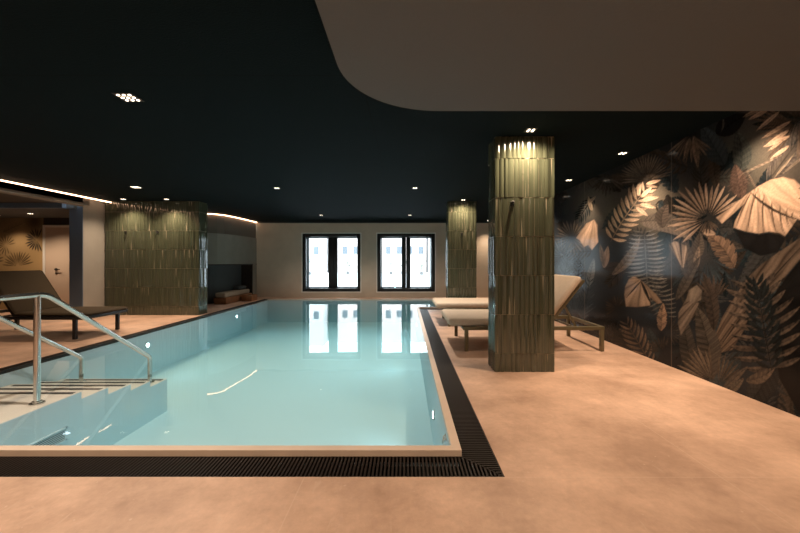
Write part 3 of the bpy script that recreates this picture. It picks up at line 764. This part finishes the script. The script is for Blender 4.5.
def lounger(loc, rotz, label, L, W, hinge, top, ztop, legx, fab, met, group, thick=.095, zf=.30, x0f=.18, name='sun_lounger'):
    t = thing(name, label, 'sun lounger', (0, 0, 0), group)
    fr = MB(); rw, rh = .04, .045
    for s in (-1, 1): fr.box(x0f, L, s * W / 2 - rw / 2 * (1 + s), s * W / 2 + rw / 2 * (1 - s), zf - rh, zf)
    fr.box(x0f, x0f + rw, -W / 2 + rw, W / 2 - rw, zf - rh, zf); fr.box(L - rw, L, -W / 2 + rw, W / 2 - rw, zf - rh, zf)
    fr.box(hinge + .02, hinge + .06, -W / 2 + rw, W / 2 - rw, zf - rh, zf)
    for k in range(6):
        xx = x0f + .12 + k * (hinge - x0f - .16) / 6; fr.box(xx, xx + .05, -W / 2 + rw, W / 2 - rw, zf - .02, zf - .002)
    fr.build('frame', met, t, .004)
    for x in legx:
        for s in (-1, 1):
            lg = MB(); cy = s * (W / 2 - .0225); lg.box(x, x + .045, cy - .0225, cy + .0225, 0, zf - rh + .001); lg.build('leg', met, t, .004)
    ms = MB(); rounded_slab(ms, hinge + .01, W * .97, thick, .042, Matrix.Translation((0, 0, zf + .002)))
    ms.build('mattress', fab, t)
    a = math.atan2(ztop - zf - .02, top - hinge); bl = math.hypot(top - hinge, ztop - zf - .02)
    mt = Matrix.Translation((hinge, 0, zf + .02)) @ Matrix.Rotation(-a, 4, 'Y')
    bc = MB(); rounded_slab(bc, bl, W * .97, thick * .85, .036, mt @ Matrix.Translation((0, 0, .0)))
    b = bc.build('backrest_cushion', fab, t)
    bf = MB()
    for s in (-1, 1):
        y = s * (W / 2 - .05)
        bf.bar(mt @ Vector((0, y, -.018)), mt @ Vector((bl, y, -.018)), .03, .03)
    for q in np.linspace(.05, .99, 7): bf.bar(mt @ Vector((bl * q, -W / 2 + .05, -.018)), mt @ Vector((bl * q, W / 2 - .05, -.018)), .03, .02)
    bf.build('backrest_frame', met, t)
    st = MB()
    for s in (-1, 1):
        y = s * (W / 2 - .075)
        st.bar(mt @ Vector((bl * .45, y, -.03)), (hinge + .38, y, zf - .03), .022, .022)
    st.bar((hinge + .38, -W / 2 + .05, zf - .03), (hinge + .38, W / 2 - .05, zf - .03), .02, .02)
    st.build('support_strut', met, t)
    t.location = loc; t.rotation_euler = (0, 0, rotz)
    return t
lo1 = lounger((.53, 4.90, 0), 0, 'taupe cushioned sun lounger on olive frame directly behind the near tiled column', 1.92, .95, 1.23, 1.67, .885, (.20, 1.87), M['fabric'], M['olive'], 'taupe loungers on the deck', zf=.305)
copy_thing(lo1, (.52, 6.60, 0), 'taupe cushioned sun lounger further back, beyond the one behind the column')
lounger((-4.52, 5.50, 0), PI, 'dark brown sunbed with raised backrest on black frame across the pool', 2.02, .80, 1.06, 1.46, .955, (.16, 1.80), M['dfabric'], M['dframe'], None, thick=.05, zf=.325, x0f=.03)

# ------------------------------------------------------------------ pool stairs, rails, grille
XS = -2.76
t = thing('pool_stairs', 'pale flight of submerged steps leading down into the pool', 'stairs', (-3.35, 3.2, ZB))
edges = [3.06, 3.335, 3.61, 3.885, 4.16]
p = MB(); prof = [(PY0 + .001, ZB + .001), (edges[-1], ZB + .001)]
zz = [0.0, -.062, -.124, -.186, -.248]
for k in range(4, -1, -1):
    prof.append((edges[k], zz[k]))
    if k: prof.append((edges[k - 1], zz[k]))
prof.append((PY0 + .001, 0.0))
p.prism(prof, PX0 + .001, XS, 'x'); p.build('steps', M['platform'], t)
sd = MB(); prof2 = [(a, b if b < -.1 or True else b) for a, b in prof]
sd.prism([(a, min(b, b - .004) if b > ZB + .01 else b) for a, b in prof], XS, XS + .006, 'x'); sd.build('side_panel', M['lining'], t)
for k in range(5):
    n = MB(); n.box(PX0 + .06, XS - .02, edges[k] - .065, edges[k] - .025, zz[k], zz[k] + .003); n.build('anti_slip_strip', M['nosing'], t)
def handrail(x, label, ytop):
    t = thing('handrail', label, 'handrail', (x, 2.8, 0), 'stair handrails')
    r = .0215
    pts = [(x, ytop, .845), (x, 2.70, .845)]
    # smooth bends
    def bend(a, b, c, d=.07, n=6):
        a, b, c = map(Vector, (a, b, c)); p0 = b + (a - b).normalized() * d; p2 = b + (c - b).normalized() * d
        return [tuple(p0 * (1 - q) ** 2 + b * 2 * q * (1 - q) + p2 * q * q) for q in np.linspace(0, 1, n)]
    A, B, C_, D = (x, ytop, .845), (x, 2.86, .845), (x, 4.02, .037), (x, 4.02, -.184)
    pts = [A] + bend(A, B, C_) + bend(B, C_, D, .035) + [(x, 4.02, -.18)]
    m = MB(); m.tube(pts, r, 14); m.build('rail', M['steel'], t)
    m = MB(); m.tube([(x, 2.79, .004), (x, 2.79, .84)], r, 14); m.build('post', M['steel'], t)
    m = MB(); m.tube([(x, ytop, .848), (x, ytop, .10), (x, ytop, .004)], r, 14); m.build('post', M['steel'], t)
    for y in (2.79, ytop): m = MB(); m.disc((x, y, 0.001), .048, .010); m.disc((x, y, .011), .032, .012); m.build('base_flange', M['steel'], t)
    m = MB(); m.disc((x, 4.02, -.247), .045, .012); m.tube([(x, 4.02, -.24), (x, 4.02, -.15)], r, 14); m.build('base_flange', M['steel'], t)
handrail(-2.855, 'steel stair handrail nearer the open water, running along the outer edge of the steps', 2.2)
handrail(-3.62, 'steel stair handrail nearer the dark sunbed, partly behind the other rail', 2.2)
g = thing('vent_grille', 'grey slatted suction grille in the side wall of the pool steps', 'grille', (XS + .006, 2.70, -.29))
m = MB(); y0, y1, z0_, z1_ = 2.48, 2.92, -.345, -.235; xf = XS + .006
m.box(xf, xf + .012, y0, y1, z0_, z0_ + .012); m.box(xf, xf + .012, y0, y1, z1_ - .012, z1_); m.box(xf, xf + .012, y0, y0 + .012, z0_, z1_); m.box(xf, xf + .012, y1 - .012, y1, z0_, z1_)
m.build('grille_frame', M['lining'], g)
m = MB()
for q in np.linspace(z0_ + .018, z1_ - .024, 6): m.box(xf, xf + .008, y0 + .012, y1 - .012, q, q + .005)
m.build('slats', M['lining'], g)
m = MB(); m.box(xf, xf + .002, y0 + .012, y1 - .012, z0_ + .012, z1_ - .012); m.build('back_plate', M['nosing'], g)
# small fittings on the pool wall
h = thing('wall_bracket', 'small chrome bracket on the pool wall just inside the near corner', 'bracket', (PX1, 2.35, -.1))
m = MB(); m.tube([(PX1, 2.335, -.05), (PX1 - .012, 2.34, -.05), (PX1 - .02, 2.36, -.085), (PX1 - .012, 2.38, -.05), (PX1, 2.385, -.05)], .005, 8); m.build('loop', M['white'], h)
m = MB(); m.box(PX1 - .004, PX1 + .001, 2.325, 2.395, -.06, -.04); m.build('bracket_plate', M['white'], h)

# underwater lights
def pool_light(loc, normal, label, power, tilt=0.0):
    t = thing('pool_light', label, 'light', loc, 'underwater pool lights')
    n = Vector(normal); ax = 'x' if abs(n.x) > .5 else 'y'; sgn = 1 if (n.x + n.y) > 0 else -1
    m = MB(); m.disc(loc, .045, sgn * .012, ax, 24); bz = m.build('bezel', M['steel'], t)
    m = MB(); m.disc(Vector(loc) + n * .012, .032, sgn * .004, ax, 24); m.build('lens', M['poollens'], bz)
    l = bpy.data.lights.new('pool_lamp', 'SPOT'); l.energy = power; l.color = (.80, 1.0, 1.0); l.spot_size = math.radians(130); l.spot_blend = 1; l.shadow_soft_size = .06
    o = bpy.data.objects.new('pool_lamp', l); COL.objects.link(o); o.parent = t; o.location = n * .04
    o.rotation_euler = (n + Vector((0, 0, .05))).to_track_quat('-Z', 'Y').to_euler()
for y, lab in ((5.5, 'round pool light in the far long side below the sunbed'), (8.4, 'round pool light in the far long side below the niche')):
    pool_light((PX0, y, -.17), (1, 0, 0), lab, 14)
for y, lab in ((3.3, 'round pool light under the deck edge by the near column'), (5.7, 'round pool light under the deck edge beside the loungers'), (8.0, 'round pool light under the deck edge near the pool corner')):
    pool_light((PX1, y, -.30), (-1, 0, 0), lab, 12)
for x, lab in ((-1.9, 'unseen pool light added under the near coping beside the steps'), (-.6, 'unseen pool light added under the near coping towards the corner')):  # out-of-view lamps, added to brighten the water
    pool_light((x, PY0, -.30), (0, 1, 0), lab, 12)
pool_light((-1.6, PY2, -.2), (0, -1, 0), 'round pool light in the end wall under the windows', 12)

# ------------------------------------------------------------------ LED lines and downlights
def led(name, pts2, z, off, label):
    p = offset_path(pts2, off); t = thing(name, label, 'light strip', (p[0][0], p[0][1], z))
    m = MB(); m.tube([(x, y, z) for x, y in p], .011, 10); m.build('light_tube', M['led'], t)
    c = MB(); c.tube([(x, y, z + .017) for x, y in p], .008, 8); c.build('profile', M['bezel'], t)
led('led_strip', led_curve[:-1], ZC - .026, .0, 'curved glowing light strip above the daybed niche')
led('led_strip', [(-6.085, YF + .1), (-6.085, 2), (-6.085, 5), (-6.085, 7.44)], ZC - .026, 0, 'straight glowing light strip leading to the tiled partition')

WARM = (1.0, .73, .50)
def downlight(x, y, z, label, n=2, power=60, cone=100, blend=.7, color=WARM, group='recessed downlights', aim=(0, 0)):
    t = thing('ceiling_downlight', label, 'downlight', (x, y, z), group)
    pit = .043; hw = pit * n / 2 + .008
    m = MB(); m.box(x - hw, x + hw, y - hw, y + hw, z - .004, z); bz = m.build('bezel', M['bezel'], t)
    for i in range(n):
        for j in range(n):
            m = MB(); m.disc((x + (i - (n - 1) / 2) * pit, y + (j - (n - 1) / 2) * pit, z - .007), .0115, .003, 'z', 14); m.build('lens', M['lens'], bz)
    l = bpy.data.lights.new('downlight_lamp', 'SPOT'); l.energy = power; l.color = color; l.spot_size = math.radians(cone); l.spot_blend = blend; l.shadow_soft_size = .035
    o = bpy.data.objects.new('downlight_lamp', l); COL.objects.link(o); o.parent = t; o.location = (0, 0, -.03)
    o.rotation_euler = Vector((aim[0], aim[1], -1)).to_track_quat('-Z', 'Y').to_euler()
    return t
Z = ZC
NEUT = (1.0, .86, .70)
downlight(-2.11, 2.74, Z, 'nine-lens downlight alone in the dark ceiling above the steps', 3, 200, 125, .9, NEUT)
downlight(-4.51, 6.02, Z, 'downlight in front of the tiled partition and its two small lights', 3, 140, 120, .9)
downlight(-2.18, 6.10, Z, 'downlight over the middle of the pool', 2, 230, 125, .9, NEUT)
downlight(.16, 6.10, Z, 'downlight above the pool edge beside the second lounger', 2, 230, 125, .9, NEUT)
downlight(-2.25, 9.60, Z, 'downlight in front of the window beside the niche corner', 2, 110, 130, .9, NEUT)
downlight(.12, 9.60, Z, 'downlight in front of the window nearer the columns', 2, 110, 130, .9, NEUT)
downlight(1.19, 3.42, Z, 'downlight washing the near tiled column', 2, 110, 165, 1)
downlight(1.165, 7.25, Z, 'downlight washing the far tiled column', 2, 80, 160, 1)
downlight(-5.62, 7.17, Z, 'small downlight over the partition, nearer the pale door', 2, 100, 125, .9)
downlight(-4.76, 7.17, Z, 'small downlight over the partition, nearer the pool', 2, 100, 125, .9)
for y, lab in ((2.78, 'downlight by the leafy wall hidden above the soffit edge'), (4.145, 'downlight by the leafy wall, closer than its neighbour over the loungers'), (5.51, 'downlight by the leafy wall beside the tall column top'),
               (6.88, 'downlight by the leafy wall behind the near column'), (8.24, 'downlight by the leafy wall level with the far column'), (9.6, 'downlight by the leafy wall near the windows'), (10.85, 'downlight in the far corner between leafy wall and window wall')):
    downlight(2.50, y, Z, lab, 2, 150 if y < 5 else 105, 105 if y < 5 else 92, 1)
# unseen hall downlights, added to light the near deck and column fronts
downlight(.95, 1.1, 2.155, 'unseen downlight added in the taupe soffit above the near deck', 2, 75, 168, 1)
downlight(.95, -1.2, 2.155, 'unseen downlight added in the taupe soffit at the back of the hall', 2, 150, 165, 1)
downlight(-2.11, .2, Z, 'unseen downlight added in the dark ceiling behind the viewpoint', 3, 220, 160, 1)
downlight(-4.51, 2.74, Z, 'unseen downlight added in the dark ceiling above the left deck', 3, 110, 120, .9)
downlight(-4.51, -.6, Z, 'unseen downlight added in the dark ceiling far behind the viewpoint', 3, 110)
downlight(-7.92, 7.6, 2.125, 'corridor downlight in front of the pale door', 2, 90, 130, 1)
downlight(-8.90, 7.85, 2.125, 'corridor downlight in front of the gold leaf wallpaper', 2, 28, 120, .6)

# ------------------------------------------------------------------ daybed in the niche
t = thing('daybed', 'low dark daybed with a pale mattress set into the wall niche', 'daybed', (-4.8, 9.9, 0))
m = MB(); m.box(-4.97, -4.66, 9.35, 10.87, .0, .05); m.box(-4.97, -4.64, 9.32, 10.87, .05, .17); m.build('base', M['oak'], t, .005)
m = MB(); rounded_slab(m, 1.45, .29, .13, .04, Matrix.Translation((-4.815, 9.36, .17)) @ Matrix.Rotation(PI / 2, 4, 'Z')); m.build('mattress', M['oakpale'], t)
m = MB(); rounded_slab(m, .42, .22, .11, .05, Matrix.Translation((-4.83, 10.30, .302)) @ Matrix.Rotation(PI / 2, 4, 'Z'))
tag(m.build('pillow', M['nicheback']), 'grey pillow lying on the daybed in the niche', 'pillow')
t = thing('wooden_crate', 'small warm wooden crate with a pale folded cloth beside the daybed niche', 'crate', (-4.45, 10.2, 0))
m = MB(); m.box(-4.58, -4.30, 10.05, 10.45, 0, .02); m.box(-4.58, -4.56, 10.05, 10.45, .02, .17); m.box(-4.32, -4.30, 10.05, 10.45, .02, .17); m.box(-4.56, -4.32, 10.05, 10.07, .02, .17); m.box(-4.56, -4.32, 10.43, 10.45, .02, .17)
m.build('crate_body', M['oak'], t, .003)
m = MB(); m.box(-4.55, -4.33, 10.08, 10.42, .021, .15); tag(m.build('folded_towel', M['oakpale'], None, .012), 'pale folded towel inside the small wooden crate', 'towel')

# ------------------------------------------------------------------ outside the windows
g = MB(); g.box(-30, 30, YB + .39, 60, -.3, -.2); struct(g.build('ground_outside', M['outground']))
def building(label, x0, x1, y, h, m_, cols_, rows_, z0=.9):
    t = thing('building', label, 'building', ((x0 + x1) / 2, y, -.2), 'houses outside')
    m = MB(); m.box(x0, x1, y, y + 6, -.2, h); m.build('facade', m_, t)
    for r in range(rows_):
        for c in range(cols_):
            cx = x0 + (x1 - x0) * (c + .5) / cols_; z = z0 + r * 2.9
            q = MB(); q.box(cx - .30, cx + .30, y - .06, y, z, z + .95); q.build('window', M['extpane'], t)
building('pale pink house seen through the middle window panes', -9.6, 2.6, 45, 9, M['facade'], 9, 2, 2.1)
building('pale grey house seen through the outer window panes', -20, -9.8, 43, 9, M['facade2'], 6, 2, 2.0)
building('light grey house seen through the pane by the far column', 2.8, 14, 44, 9, M['facade2'], 7, 2, 2.2)
def shrub(x, y, h, seed, label, n=26):
    random.seed(seed); t = thing('potted_shrub', label, 'plant', (x, y, -.2), 'potted shrubs outside')
    m = MB(); m.tube([(x, y, -.2), (x, y, .02), (x, y, .12)], .17, 14); m.build('pot', M['pot'], t)
    m = MB(); st = MB()
    for k in range(7):
        a = random.random() * 6.28; sp = .35 * random.random() + .08; tipp = (x + sp * math.cos(a), y + sp * math.sin(a), .1 + h * (.6 + .4 * random.random()))
        st.tube([(x, y, .1), ((x + tipp[0]) / 2, (y + tipp[1]) / 2, .1 + h * .5), tipp], .012, 6)
        for j in range(n // 4):
            q = .45 + .55 * random.random(); c = Vector((x, y, .1)).lerp(Vector(tipp), q); d = Vector((random.uniform(-1, 1), random.uniform(-1, 1), random.uniform(-.2, .9))).normalized() * .26
            sdv = d.cross(Vector((0, 0, 1))).normalized() * .06
            m.add([c, c + d * .5 + sdv, c + d, c + d * .5 - sdv, c + d * .5 + Vector((0, 0, .012))], [(0, 1, 4), (1, 2, 4), (2, 3, 4), (3, 0, 4), (0, 3, 2, 1)])
    st.build('stems', M['twig'], t); m.build('foliage', M['twig'], t)
shrub(-9.6, 36.0, 2.2, 1, 'tall potted shrub outside the pane beside the niche corner')
shrub(-6.1, 38, 1.5, 2, 'potted shrub outside, right half of the window by the niche')
shrub(-1.5, 37, 1.4, 3, 'potted shrub outside, first pane of the window by the columns')
shrub(-.3, 38, 1.2, 4, 'small potted shrub outside, furthest of the row')
shrub(1.6, 36, 1.3, 5, 'potted shrub outside the pane nearest the far column')

# ------------------------------------------------------------------ light, camera
w = bpy.data.worlds.new('sky'); S.world = w; w.use_nodes = True
bg = w.node_tree.nodes['Background']; bg.inputs[0].default_value = (.80, .92, 1.0, 1); bg.inputs[1].default_value = 8.0
cam = bpy.data.cameras.new('camera'); co = bpy.data.objects.new('camera', cam); COL.objects.link(co)
co.location = (0, 0, H); co.rotation_euler = (PI / 2, 0, 0)
cam.sensor_width = 36; cam.sensor_fit = 'HORIZONTAL'; cam.lens = F / 800 * 36; cam.shift_x = -5.5 / 800; cam.shift_y = -4.5 / 800
cam.clip_start = .05; cam.clip_end = 300
S.camera = co
vs = S.view_settings; vs.view_transform = 'Standard'; vs.look = 'None'; vs.gamma = 1; vs.use_curve_mapping = False; vs.exposure = 0
S.cycles.use_denoising = True; S.cycles.max_bounces = 10; S.cycles.transparent_max_bounces = 16
S.cycles.sample_clamp_indirect = 4
